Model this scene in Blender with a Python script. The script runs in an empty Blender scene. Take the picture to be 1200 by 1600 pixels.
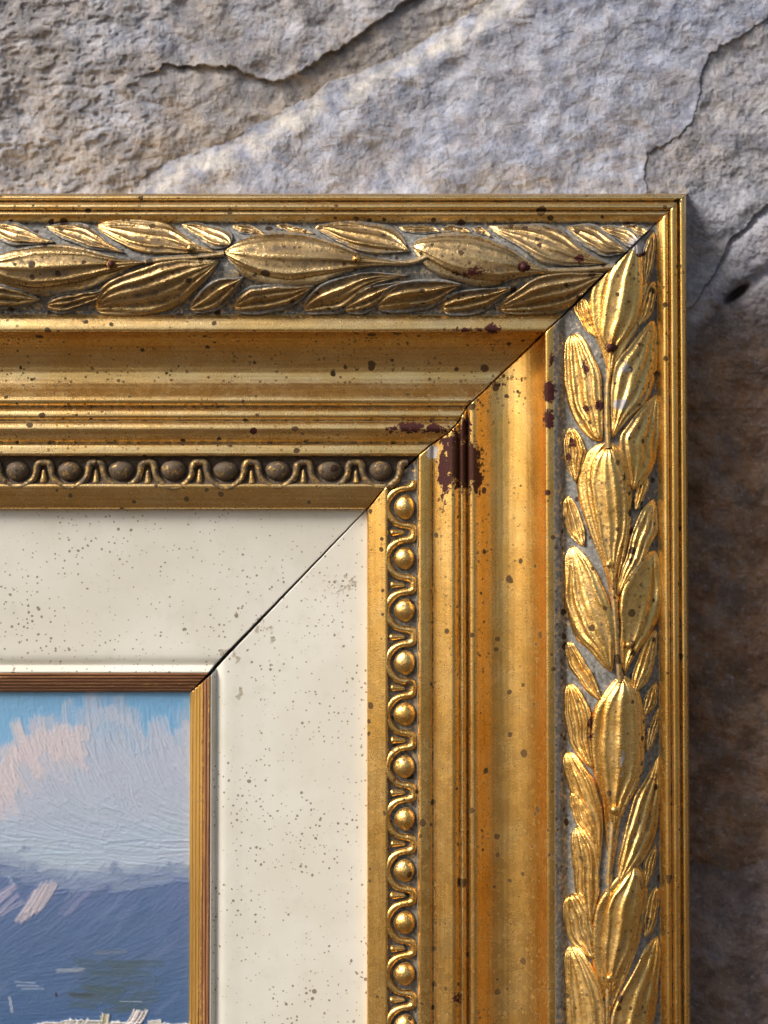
import bpy, bmesh, math, random
import numpy as np
from mathutils import Vector, Matrix

# ------------------------------------------------------------------ scale, camera
S = 0.00018            # metres per drawing unit ("px": one photo pixel on the wall plane)
D = 2300.0             # camera distance in px
PITCH = math.radians(1.6)
Z0 = 1.40              # height of the picture centre above the ground
W2, H2 = 600.0, 800.0
cF = np.array([0, math.cos(PITCH), math.sin(PITCH)])
cU = np.array([0, -math.sin(PITCH), math.cos(PITCH)])
cC = -D * cF

scene = bpy.context.scene
cam_d = bpy.data.cameras.new('camera'); cam = bpy.data.objects.new('camera', cam_d)
scene.collection.objects.link(cam); scene.camera = cam
cam_d.sensor_fit = 'VERTICAL'; cam_d.sensor_height = 24.0; cam_d.lens = 24.0 * D / 1600.0
cam_d.clip_start = 0.01; cam_d.clip_end = 500
cam.location = (cC[0]*S, cC[1]*S, cC[2]*S + Z0)
cam.rotation_euler = (math.pi/2 + PITCH, 0, 0)
cam_d.dof.use_dof = True; cam_d.dof.focus_distance = (D-105)*S; cam_d.dof.aperture_fstop = 7.1

# ------------------------------------------------------------------ light
SUN_DIR = Vector((-0.64, -0.42, 0.63)).normalized()     # towards the sun
EL = math.asin(SUN_DIR.z); AZ = math.atan2(SUN_DIR.x, SUN_DIR.y)
w = bpy.data.worlds.new('World'); scene.world = w; w.use_nodes = True
nt = w.node_tree; bg = nt.nodes['Background']
sky = nt.nodes.new('ShaderNodeTexSky'); sky.sky_type = 'NISHITA'; sky.sun_disc = False
sky.sun_elevation = EL; sky.sun_rotation = AZ; sky.dust_density = 4.0; sky.air_density = 1.0; sky.ozone_density = 1.0
nt.links.new(sky.outputs[0], bg.inputs[0]); bg.inputs[1].default_value = 0.055
sl = bpy.data.lights.new('sun', 'SUN'); so = bpy.data.objects.new('sun', sl); scene.collection.objects.link(so)
sl.energy = 1.5; sl.angle = math.radians(25); sl.color = (1.0, 0.965, 0.92)
so.rotation_euler = SUN_DIR.to_track_quat('Z', 'Y').to_euler(); so.location = (-1, -1, 3)
vs = scene.view_settings; vs.view_transform = 'Standard'; vs.look = 'None'; vs.exposure = 1.3; vs.gamma = 1; vs.use_curve_mapping = False

scene.cycles.use_adaptive_sampling = True; scene.cycles.adaptive_threshold = 0.025
scene.cycles.max_bounces = 5; scene.cycles.diffuse_bounces = 3; scene.cycles.glossy_bounces = 4; scene.cycles.transmission_bounces = 0

# ------------------------------------------------------------------ helpers
def unp(px, py, h):
    """photo pixel + height off the wall -> world metres"""
    px, py, h = np.broadcast_arrays(np.asarray(px, float), np.asarray(py, float), np.asarray(h, float))
    u = px - W2; v = H2 - py
    dy = cF[1]*D + cU[1]*v; dz = cF[2]*D + cU[2]*v
    t = (-h - cC[1]) / dy
    return np.stack([u*t*S, -h*S, (cC[2] + dz*t)*S + Z0], -1)

_rs = np.random.RandomState(7)
_perm = _rs.permutation(4096)
def pnoise(x, y, seed=0):
    xi = np.floor(x).astype(int); yi = np.floor(y).astype(int); xf = x-xi; yf = y-yi
    u = xf*xf*xf*(xf*(xf*6-15)+10); v = yf*yf*yf*(yf*(yf*6-15)+10)
    def g(ix, iy, fx, fy):
        hsh = _perm[(_perm[(ix + seed*131) & 4095] + iy*7 + seed) & 4095]
        a = hsh * (2*math.pi/4096)
        return np.cos(a)*fx + np.sin(a)*fy
    a = g(xi, yi, xf, yf); b = g(xi+1, yi, xf-1, yf); c = g(xi, yi+1, xf, yf-1); d = g(xi+1, yi+1, xf-1, yf-1)
    return 1.5*((a*(1-u)+b*u)*(1-v) + (c*(1-u)+d*u)*v)
def fbm(x, y, octs=4, seed=0, gain=0.5):
    r = 0; amp = 1; f = 1
    for o in range(octs):
        r = r + amp*pnoise(x*f + o*17.3, y*f - o*9.1, seed+o*3); amp *= gain; f *= 2.03
    return r
def sstep(a, b, x):
    t = np.clip((x-a)/(b-a), 0, 1); return t*t*(3-2*t)
def srgb(r, g, b):
    c = np.array([r, g, b])/255.0
    return np.where(c <= 0.04045, c/12.92, ((c+0.055)/1.055)**2.4)

def poly_dist(px, py, pts):
    """distance to a polyline and the side (+ = left of travel)"""
    best = np.full(px.shape, 1e9); side = np.ones(px.shape)
    for (x0, y0), (x1, y1) in zip(pts[:-1], pts[1:]):
        ex, ey = x1-x0, y1-y0
        t = np.clip(((px-x0)*ex + (py-y0)*ey)/(ex*ex+ey*ey), 0, 1)
        dx = px-(x0+t*ex); dy = py-(y0+t*ey); dd = np.hypot(dx, dy)
        cr = ex*dy - ey*dx
        m = dd < best-1e-6
        best = np.where(m, dd, best); side = np.where(m, np.sign(cr), side)
    return best, side

def smooth_curve(pts, n):
    P = np.array(pts, float); P = np.vstack([2*P[0]-P[1], P, 2*P[-1]-P[-2]])
    out = []
    for i in range(1, len(P)-2):
        p0, p1, p2, p3 = P[i-1:i+3]
        for t in np.linspace(0, 1, 12, endpoint=False):
            out.append(0.5*((2*p1)+(-p0+p2)*t+(2*p0-5*p1+4*p2-p3)*t*t+(-p0+3*p1-3*p2+p3)*t**3))
    out.append(P[-2]); out = np.array(out)
    s = np.concatenate([[0], np.cumsum(np.hypot(*np.diff(out, axis=0).T))])
    q = np.linspace(0, s[-1], n)
    return np.stack([np.interp(q, s, out[:, k]) for k in range(out.shape[1])], -1)

def link(o, parent=None):
    scene.collection.objects.link(o)
    if parent: o.parent = parent
    return o
def world_loc(o):
    v = Vector(o.location)
    while o.parent: o = o.parent; v = v + Vector(o.location)
    return v
def make_obj(name, verts, faces, mat, parent=None, attrs=None, smooth=True, centre=True):
    verts = np.asarray(verts, float)
    c = Vector(((verts.min(0)+verts.max(0))/2).tolist()) if centre else Vector((0, 0, 0))
    me = bpy.data.meshes.new(name)
    faces = np.asarray(faces, np.int32)
    nv, nf, k = len(verts), len(faces), faces.shape[1]
    me.vertices.add(nv); me.vertices.foreach_set('co', (verts-np.array(c)).astype(np.float32).ravel())
    me.loops.add(nf*k); me.loops.foreach_set('vertex_index', faces.ravel())
    me.polygons.add(nf); me.polygons.foreach_set('loop_start', np.arange(0, nf*k, k, dtype=np.int32))
    me.polygons.foreach_set('loop_total', np.full(nf, k, np.int32))
    me.polygons.foreach_set('use_smooth', np.full(nf, smooth))
    me.update(calc_edges=True); me.validate()
    for an, av in (attrs or {}).items():
        av = np.asarray(av, np.float32)
        if av.ndim == 2:
            at = me.attributes.new(an, 'FLOAT_COLOR', 'POINT'); at.data.foreach_set('color', av.ravel())
        else:
            at = me.attributes.new(an, 'FLOAT', 'POINT'); at.data.foreach_set('value', av)
    me.materials.append(mat)
    o = bpy.data.objects.new(name, me); link(o, parent)
    o.location = c - (world_loc(parent) if parent else Vector((0, 0, 0)))
    return o
def grid_faces(n, m, flip=False):
    i, j = np.meshgrid(np.arange(n-1), np.arange(m-1), indexing='ij')
    a = (i*m+j).ravel(); b = ((i+1)*m+j).ravel(); c = ((i+1)*m+j+1).ravel(); d = (i*m+j+1).ravel()
    return np.stack([a, d, c, b] if flip else [a, b, c, d], -1)
def tag(o, label, cat=None, group=None):
    o['label'] = label
    if cat: o['category'] = cat
    if group: o['group'] = group

# ------------------------------------------------------------------ node helpers
class NT:
    def __init__(s, name):
        s.m = bpy.data.materials.new(name); s.m.use_nodes = True; s.t = s.m.node_tree
        s.b = s.t.nodes['Principled BSDF']; s.out = s.t.nodes['Material Output']
        g = s.t.nodes.new('ShaderNodeNewGeometry')
        s.pos = s.vm('SCALE', g.outputs['Position'], scale=1/S)
    def put(s, sock, v):
        if isinstance(v, bpy.types.NodeSocket): s.t.links.new(v, sock)
        elif v is not None: sock.default_value = v
    def vm(s, op, a, b=None, scale=None):
        n = s.t.nodes.new('ShaderNodeVectorMath'); n.operation = op; s.put(n.inputs[0], a)
        if b is not None: s.put(n.inputs[1], b)
        if scale is not None: s.put(n.inputs['Scale'], scale)
        return n.outputs[0]
    def mth(s, op, a, b=None, c=None, clamp=False):
        n = s.t.nodes.new('ShaderNodeMath'); n.operation = op; n.use_clamp = clamp
        s.put(n.inputs[0], a)
        if b is not None: s.put(n.inputs[1], b)
        if c is not None: s.put(n.inputs[2], c)
        return n.outputs[0]
    def noise(s, vec, scale, detail=3, rough=0.55, dist=0):
        n = s.t.nodes.new('ShaderNodeTexNoise'); s.put(n.inputs['Vector'], vec); n.inputs['Scale'].default_value = scale
        n.inputs['Detail'].default_value = detail; n.inputs['Roughness'].default_value = rough; n.inputs['Distortion'].default_value = dist
        return n.outputs['Fac']
    def voro(s, vec, scale, feature='F1', rnd=1.0):
        n = s.t.nodes.new('ShaderNodeTexVoronoi'); n.feature = feature; s.put(n.inputs['Vector'], vec)
        n.inputs['Scale'].default_value = scale; n.inputs['Randomness'].default_value = rnd
        return n
    def ramp(s, x, a, b, lo=0.0, hi=1.0):
        n = s.t.nodes.new('ShaderNodeMapRange'); n.interpolation_type = 'SMOOTHSTEP'
        s.put(n.inputs['Value'], x); s.put(n.inputs['From Min'], a); s.put(n.inputs['From Max'], b)
        s.put(n.inputs['To Min'], lo); s.put(n.inputs['To Max'], hi)
        return n.outputs[0]
    def mix(s, f, a, b, mode='MIX'):
        n = s.t.nodes.new('ShaderNodeMix'); n.data_type = 'RGBA'; n.blend_type = mode
        s.put(n.inputs[0], f); s.put(n.inputs[6], a if not isinstance(a, tuple) else (*a, 1)); s.put(n.inputs[7], b if not isinstance(b, tuple) else (*b, 1))
        return n.outputs[2]
    def attr(s, name):
        n = s.t.nodes.new('ShaderNodeAttribute'); n.attribute_name = name; return n
    def sep(s, c):
        n = s.t.nodes.new('ShaderNodeSeparateColor'); s.put(n.inputs[0], c); return n.outputs
    def bump(s, hgt, dist_px, strength=1.0, nrm=None):
        n = s.t.nodes.new('ShaderNodeBump'); s.put(n.inputs['Height'], hgt); n.inputs['Distance'].default_value = dist_px*S
        n.inputs['Strength'].default_value = strength
        if nrm: s.put(n.inputs['Normal'], nrm)
        return n.outputs[0]
    def specks(s, cell, rmax, seed, power=3.0, rmin=0.0):
        if not hasattr(s, 'clus'): s.clus = s.ramp(s.noise(s.pos, 0.011, 2, 0.6), 0.34, 0.64, 0.75, 1.35)
        off = s.vm('ADD', s.pos, (seed*37.1, seed*11.7, seed*23.3))
        if not hasattr(s, 'wob'):
            wob = s.t.nodes.new('ShaderNodeTexNoise'); s.put(wob.inputs['Vector'], s.pos); wob.inputs['Scale'].default_value = 0.14; wob.inputs['Detail'].default_value = 1
            s.wob = s.vm('SUBTRACT', wob.outputs['Color'], (0.5, 0.5, 0.5))
        v2 = s.vm('ADD', off, s.vm('SCALE', s.wob, scale=3.0))
        v = s.voro(v2, 1.0/cell)
        r = s.mth('MULTIPLY_ADD', s.mth('POWER', s.sep(v.outputs['Color'])[0], power), rmax/cell, rmin/cell)
        d = s.mth('SUBTRACT', s.mth('MULTIPLY', r, s.clus), v.outputs['Distance'])
        return s.ramp(d, 0.0, 0.8/cell)

def gilt_material(name, axis, tarnish=False):
    """worn water gilding; axis = run of the moulding (grain direction), None for carved ornament"""
    N = NT(name); p = N.pos
    if axis is None: stretch = p
    else:
        k = (0.018, 0.5, 1.0) if axis == 'x' else (1.0, 0.5, 0.018)
        stretch = N.vm('MULTIPLY', p, k)
    big = N.noise(p, 0.012, 3); mid = N.noise(p, 0.05, 3, 0.6); fine = N.noise(p, 0.5, 2, 0.65)
    streak = N.noise(stretch, 0.30, 4, 0.65)
    lo, hi = ((0.83, 0.535, 0.19), (0.90, 0.64, 0.285)) if axis == 'x' else ((0.36, 0.235, 0.095), (0.66, 0.465, 0.215)) if tarnish else ((0.86, 0.505, 0.13), (0.92, 0.595, 0.205))  # paler gold on the long moulding paints in its sky reflection
    col = N.mix(N.ramp(big, 0.35, 0.65), lo, hi)
    col = N.mix(N.ramp(streak, 0.42, 0.72, 0, 0.55), col, (0.56, 0.32, 0.085))
    col = N.mix(N.ramp(fine, 0.52, 0.78, 0, 0.50), col, (0.46, 0.25, 0.065))
    col = N.mix(N.ramp(mid, 0.62, 0.82, 0, 0.12), col, (0.50, 0.27, 0.08))
    A = N.attr('wear'); cr, cg, cb = N.sep(A.outputs['Color'])[:3]; ca = A.outputs['Alpha']; G = N.attr('grime_shade').outputs['Fac']
    def mask(x, n, amt, lo=0.44, hi=0.54):
        return N.ramp(N.mth('MULTIPLY_ADD', N.mth('SUBTRACT', n, 0.5), amt, x), lo, hi)
    rub = N.noise(p, 0.16, 4, 0.68)
    coarse = N.noise(p, 0.11, 4, 0.75, 0.6)
    m_pat = N.ramp(N.mth('MULTIPLY', cg, N.mth('MULTIPLY_ADD', N.mth('SUBTRACT', rub, 0.5), 3.2, 1.0)), 0.22, 0.72)
    m_chip = mask(cr, coarse, 1.45, 0.46, 0.54); m_ges = mask(cb, coarse, 1.6); m_blot = mask(N.mth('MULTIPLY_ADD', N.mth('SUBTRACT', rub, 0.5), 0.7, ca), coarse, 1.9, 0.46, 0.54)
    m_gr = N.ramp(N.mth('MULTIPLY', G, N.mth('MULTIPLY_ADD', N.mth('SUBTRACT', coarse, 0.5), 2.2, 1.0)), 0.25, 0.75)
    sp1 = N.specks(19, 4.6, 1, 2.2, 0.9); sp2 = N.specks(8.0, 1.9, 2, 1.0, 0.6); sp3 = N.specks(58, 7.5, 3, 2.6)
    sp = N.mth('MAXIMUM', N.mth('MAXIMUM', sp1, sp3), N.mth('MULTIPLY', sp2, 0.75))
    pat_c = N.mix(N.ramp(rub, 0.35, 0.65), (0.245, 0.25, 0.245), (0.125, 0.115, 0.095))
    chip_c = N.mix(N.ramp(fine, 0.35, 0.65), (0.075, 0.015, 0.011), (0.028, 0.009, 0.008))
    col = N.mix(m_pat, col, pat_c)
    gr_c = N.mix(N.ramp(coarse, 0.4, 0.65), (0.070, 0.050, 0.036), (0.13, 0.095, 0.06))
    col = N.mix(m_gr, col, gr_c)
    col = N.mix(N.mth('MULTIPLY', sp, 0.92), col, (0.035, 0.015, 0.007))
    col = N.mix(m_blot, col, N.mix(N.ramp(fine, 0.3, 0.7), (0.034, 0.010, 0.006), (0.075, 0.024, 0.010)))
    col = N.mix(m_chip, col, chip_c)
    col = N.mix(m_ges, col, (0.46, 0.42, 0.39))
    cover = N.mth('MAXIMUM', N.mth('MAXIMUM', m_pat, m_chip), N.mth('MAXIMUM', N.mth('MAXIMUM', m_ges, m_blot), N.mth('MAXIMUM', sp, m_gr)))
    N.put(N.b.inputs['Base Color'], col)
    N.put(N.b.inputs['Metallic'], N.mth('MULTIPLY_ADD', cover, -0.92, 0.97))
    ro = N.mth('ADD', N.ramp(mid, 0.3, 0.7, 0.235, 0.30), N.mth('MULTIPLY', cover, 0.28))
    N.put(N.b.inputs['Roughness'], ro)
    if axis: hgt = N.mth('ADD', N.mth('MULTIPLY', fine, 0.42), N.mth('MULTIPLY', streak, 0.22))
    else: hgt = N.mth('ADD', N.mth('MULTIPLY', fine, 0.55), N.mth('MULTIPLY', rub, 1.3))
    N.put(N.b.inputs['Coat Weight'], N.mth('MULTIPLY_ADD', cover, -0.18, 0.18)); N.b.inputs['Specular IOR Level'].default_value = 0.2; N.b.inputs['Coat Roughness'].default_value = 0.32
    N.put(N.b.inputs['Normal'], N.bump(hgt, 1.0, 0.75))
    return N.m

def liner_material():
    N = NT('speckled_cream_paint'); p = N.pos
    big = N.noise(p, 0.008, 3); mid = N.noise(p, 0.04, 4, 0.6); fine = N.noise(p, 0.5, 3)
    col = N.mix(N.ramp(big, 0.35, 0.65), (0.66, 0.628, 0.525), (0.715, 0.685, 0.595))
    col = N.mix(N.ramp(mid, 0.5, 0.8, 0, 0.35), col, (0.56, 0.53, 0.43))
    A = N.attr('wear'); cr, cg, cb = N.sep(A.outputs['Color'])[:3]
    coarse = N.noise(p, 0.12, 5, 0.72)
    m = N.ramp(N.mth('MULTIPLY_ADD', N.mth('SUBTRACT', coarse, 0.5), 2.6, cr), 0.50, 0.68)
    sp = N.mth('MAXIMUM', N.mth('MULTIPLY', N.specks(20, 2.7, 5, 2.2, 0.5), 0.9), N.mth('MULTIPLY', N.specks(7.0, 1.45, 6, 1.0, 0.5), 0.9))
    sp = N.mth('MAXIMUM', sp, N.specks(58, 4.2, 7, 2.5))
    col = N.mix(N.mth('MULTIPLY', sp, 0.85), col, (0.14, 0.078, 0.036))
    col = N.mix(N.mth('MULTIPLY', m, 0.6), col, (0.27, 0.21, 0.11))
    N.put(N.b.inputs['Base Color'], col); N.b.inputs['Roughness'].default_value = 0.55
    hgt = N.mth('ADD', N.mth('MULTIPLY', fine, 0.12), N.mth('MULTIPLY', mid, 0.05))
    N.put(N.b.inputs['Normal'], N.bump(N.mth('SUBTRACT', hgt, m), 0.8, 0.6))
    return N.m

def lip_material(name, axis):
    N = NT(name); p = N.pos
    k = (0.02, 0.6, 1.0) if axis == 'x' else (1.0, 0.6, 0.02)
    st = N.vm('MULTIPLY', p, k)
    s1 = N.noise(st, 0.26, 4, 0.7); s2 = N.noise(st, 0.7, 3, 0.7); mid = N.noise(p, 0.10, 5, 0.7)
    A = N.sep(N.attr('wear').outputs['Color'])
    f = N.mth('ADD', N.mth('MULTIPLY', s1, 0.7), N.mth('MULTIPLY', mid, 0.3))
    m = N.ramp(N.mth('ADD', f, N.mth('MULTIPLY', A[0], 0.30)), 0.54, 0.66)
    gold = N.mix(N.ramp(s2, 0.45, 0.75), (0.90, 0.54, 0.15), (0.70, 0.38, 0.09))
    bole = N.mix(N.ramp(s2, 0.35, 0.65), (0.33, 0.15, 0.055), (0.16, 0.06, 0.024))
    N.put(N.b.inputs['Base Color'], N.mix(m, gold, bole))
    N.put(N.b.inputs['Metallic'], N.mth('MULTIPLY_ADD', m, -0.85, 0.95)); N.put(N.b.inputs['Roughness'], N.mth('MULTIPLY_ADD', m, 0.15, 0.40))
    N.put(N.b.inputs['Normal'], N.bump(s1, 0.8, 0.6))
    return N.m

def stone_material():
    N = NT('rough_stone'); p = N.pos
    c = N.attr('tint').outputs['Color']
    n1 = N.noise(p, 0.026, 6, 0.70); n2 = N.noise(p, 0.10, 5, 0.70); n3 = N.noise(p, 0.42, 3, 0.7)
    col = N.mix(N.ramp(n1, 0.36, 0.64, 0, 1), N.mix(1.0, c, (0.66, 0.67, 0.72), 'MULTIPLY'), N.mix(1.0, c, (1.30, 1.26, 1.22), 'MULTIPLY'))
    col = N.mix(N.ramp(n2, 0.52, 0.80, 0, 0.45), col, (0.12, 0.09, 0.065))
    col = N.mix(N.ramp(n2, 0.28, 0.46, 0.35, 0.0), col, (0.42, 0.43, 0.46))
    col = N.mix(N.ramp(n3, 0.60, 0.80, 0, 0.35), col, (0.50, 0.49, 0.47))
    col = N.mix(N.ramp(n3, 0.22, 0.40, 0.40, 0.0), col, (0.08, 0.065, 0.055))
    N.put(N.b.inputs['Base Color'], col); N.b.inputs['Roughness'].default_value = 0.78
    hgt = N.mth('ADD', N.mth('MULTIPLY', n2, 1.6), N.mth('MULTIPLY', n3, 1.5))
    N.put(N.b.inputs['Normal'], N.bump(hgt, 1.4, 0.9))
    return N.m

def oil_material():
    N = NT('oil_paint'); p = N.pos
    c = N.attr('paint').outputs['Color']
    n = N.noise(p, 0.6, 3, 0.6)
    N.put(N.b.inputs['Base Color'], c); N.b.inputs['Roughness'].default_value = 0.42
    N.put(N.b.inputs['Normal'], N.bump(n, 0.5, 0.6))
    return N.m

M_top = gilt_material('gilding_on_long_moulding', 'x'); M_right = gilt_material('gilding_on_upright_moulding', 'z')
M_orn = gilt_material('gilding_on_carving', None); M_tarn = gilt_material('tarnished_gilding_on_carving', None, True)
M_liner = liner_material(); M_liptop = lip_material('worn_gilt_slip_long', 'x'); M_lipright = lip_material('worn_gilt_slip_upright', 'z')
M_stone = stone_material(); M_oil = oil_material()

# ------------------------------------------------------------------ stone wall
wall = bpy.data.objects.new('stone_wall', None); link(wall); wall.location = (0, 0, Z0)
wall['kind'] = 'structure'; wall['label'] = 'rough grey and brown natural stone wall behind the frame'

CRACK = [(760, -110), (642, 0), (560, 55), (490, 104), (455, 118), (422, 128), (395, 118), (372, 108), (345, 104), (318, 100), (285, 106), (250, 103), (242, 116), (228, 118)]
STREAK = [(900, -110), (760, 0), (700, 42), (640, 76), (560, 112), (480, 150), (400, 198), (330, 232), (250, 258), (210, 290), (180, 340), (150, 420)]
RCRACK = [(1320, -60), (1235, 10), (1190, 40), (1160, 58), (1128, 70), (1108, 90), (1095, 122), (1090, 150), (1082, 190), (1068, 214), (1040, 232), (1012, 236)]
S3POLY = RCRACK + [(1010, 300), (990, 700), (1500, 700), (1500, -60)]
def inpoly(px, py, pts):
    c = np.zeros(px.shape, bool)
    for (x0, y0), (x1, y1) in zip(pts, pts[1:]+pts[:1]):
        if y0 == y1: continue
        c ^= ((y0 > py) != (y1 > py)) & (px < (x1-x0)*(py-y0)/(y1-y0)+x0)
    return c
LEDGE = [(1330, 250), (1240, 300), (1200, 322), (1168, 350), (1142, 374), (1118, 420), (1080, 480), (1020, 560)]
JOINT = [(1330, 340), (1230, 408), (1192, 428), (1165, 452), (1140, 470), (1100, 520), (1040, 590)]
LOWER = [(1400, 1330), (1250, 1352), (1190, 1344), (1140, 1362), (1080, 1352), (1000, 1370)]

def wall_field(px, py):
    wx = px + 6*fbm(px/60, py/60, 3, 3) + 2.5*fbm(px/14, py/14, 2, 4); wy = py + 6*fbm(px/60, py/60, 3, 5) + 2.5*fbm(px/14, py/14, 2, 6)
    dC, sC = poly_dist(wx, wy, CRACK); dS, sS = poly_dist(wx, wy, STREAK); dR, sR = poly_dist(wx, wy, RCRACK)
    dL, sL = poly_dist(wx, wy, LEDGE); dJ, sJ = poly_dist(wx, wy, JOINT); dB, sB = poly_dist(wx, wy, LOWER)
    lab = np.ones(px.shape, int)
    lab[sS < 0] = 2
    lab[(lab == 2) & inpoly(wx, wy, S3POLY)] = 3
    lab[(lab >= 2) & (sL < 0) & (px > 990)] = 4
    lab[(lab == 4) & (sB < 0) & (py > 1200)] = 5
    n180 = fbm(px/190, py/190, 3, 11); n60 = fbm(px/70, py/62, 3, 12)*0.7 + 0.6*(0.5-np.abs(fbm(px/85+4, py/70, 3, 19))); n22 = fbm(px/19, py/18, 4, 13, 0.6); n7 = fbm(px/6.5, py/6.2, 3, 14, 0.65)
    rdg = 1-np.abs(fbm(px/34+py/120, py/24, 3, 15))*1.6
    h = np.zeros(px.shape)
    l1 = lab == 1
    fadeC = sstep(190, 300, px)
    below = np.where(sC < 0, 1.0, 0.0)          # lower side of the crack
    h1 = 8*n180 + 6*n60 + 0.8*n22 + 0.7*n7
    h1 -= below*fadeC*(8*np.exp(-dC/46) + 2.5*np.exp(-dC/7))
    h1 += (1-below)*fadeC*(2.5*np.exp(-dC/20))
    h1 -= 7*np.exp(-dS/50)
    h1 += 5*sstep(0.0, 0.6, rdg)*np.clip(1-fadeC*0.6, 0, 1)*0.5
    h2 = 9*n180 + 5*n60 + 0.6*n22 + 0.55*n7 + 0.9*np.round(fbm(px/75+py/150, py/60, 3, 21)*1.6)
    h2 += -8 + 12*sstep(-4, 48, dS) + 1.5*np.exp(-((dS-40)/12)**2)
    h2 += 0.4*np.exp(-dR/26)
    h3 = -0.5 + 6*n180 + 7*n60 + 1.2*n22 + 0.9*n7 - 0.6*np.exp(-dR/6)
    h4 = -4 + 6*n180 + 8*n60 + 1.6*n22 + 1.1*n7
    h4 += np.where(py < 640, -5 + 10*sstep(0, 24, dL), 0)*np.exp(-np.maximum(px*0+dL-40, 0)/60)
    h4 -= 14*np.exp(-(dJ/9)**2)*sstep(1090, 1130, px)*(py < 640)
    hole = ((px-1150)*0.8+(py-459)*-0.6)**2/20**2 + ((px-1150)*0.6+(py-459)*0.8)**2/6.5**2
    h4 -= 46*np.exp(-hole**2)
    h4 -= 7*np.exp(-dB/22)
    h5 = -9 + 6*n180 + 7*n60 + 1.6*n22 + 1.1*n7 + 5*sstep(-6, 40, dB)
    h = np.where(l1, h1, np.where(lab == 2, h2, np.where(lab == 3, h3, np.where(lab == 4, h4, h5)))) - 16
    # mineral colour, with lit ledges and shaded slopes painted in
    a = sstep(-0.5, 0.5, fbm(px/120, py/90, 4, 31)); b = sstep(-0.1, 0.55, fbm(px/55+3, py/50, 4, 33)); c = sstep(0.05, 0.6, fbm(px/28, py/26, 4, 35))
    def mixc(m, A, B): return A*(1-m[..., None]) + B*m[..., None]
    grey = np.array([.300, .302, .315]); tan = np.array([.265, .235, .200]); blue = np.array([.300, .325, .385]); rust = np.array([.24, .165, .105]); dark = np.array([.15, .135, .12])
    c1 = mixc(a*0.7, grey*1.08, tan); c1 = mixc(b*0.45, c1, tan*0.9); c1 = mixc(c*0.25, c1, rust)
    c2 = mixc(a*0.55, blue, grey); c2 = mixc(b*0.35, c2, tan*0.95); c2 = mixc(c*0.22, c2, np.array([.26, .20, .19]))
    edge = np.exp(-((dS-22-10*fbm(px/60, py/60, 2, 81))/26)**2)*sstep(-0.8, 0.4, fbm(px/36, py/30, 4, 83))
    c2 = mixc(edge*0.9, c2, np.array([.43, .405, .355]))  # pale band paints light onto the slab's upward-facing edge
    c1 = mixc(np.exp(-dS/42)*0.55*fadeC, c1, np.array([.19, .160, .125]))  # brown shade painted into the hollow below the crack
    c1 = mixc(np.exp(-dS/9)*0.5, c1, np.array([.36, .30, .22]))
    c3 = mixc(a, np.array([.25, .235, .21]), tan*0.9); c3 = mixc(b*0.4, c3, blue*0.8)*0.6 + c2*0.4
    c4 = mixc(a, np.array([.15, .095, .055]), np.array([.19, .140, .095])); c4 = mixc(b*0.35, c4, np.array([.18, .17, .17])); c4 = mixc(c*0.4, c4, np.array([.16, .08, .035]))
    top4 = np.exp(-((dL-12)/13)**2)*(py < 640); c4 = mixc(top4*0.8, c4, np.array([.40, .40, .42]))  # pale tint paints the light catching this ledge
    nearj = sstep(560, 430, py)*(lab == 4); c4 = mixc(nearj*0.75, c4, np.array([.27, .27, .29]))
    c4 = c4*(1 + (np.array([.02, -.12, -.24]))*sstep(440, 620, py)[..., None])  # browner below, painted in for the zone under the frame's shadow
    c5 = mixc(a, np.array([.165, .150, .150]), np.array([.13, .112, .105])); c5 = mixc(b*0.4, c5, np.array([.23, .22, .235]))
    c5 = 0.55*c5*np.array([1.10, 1.0, .92]) + 0.38*c4
    L = lab[..., None]
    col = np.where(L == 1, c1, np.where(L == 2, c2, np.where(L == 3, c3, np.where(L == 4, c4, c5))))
    return h, lab, np.clip(col*np.array([1.17, 1.19, 1.25]), 0.01, 1)

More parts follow.
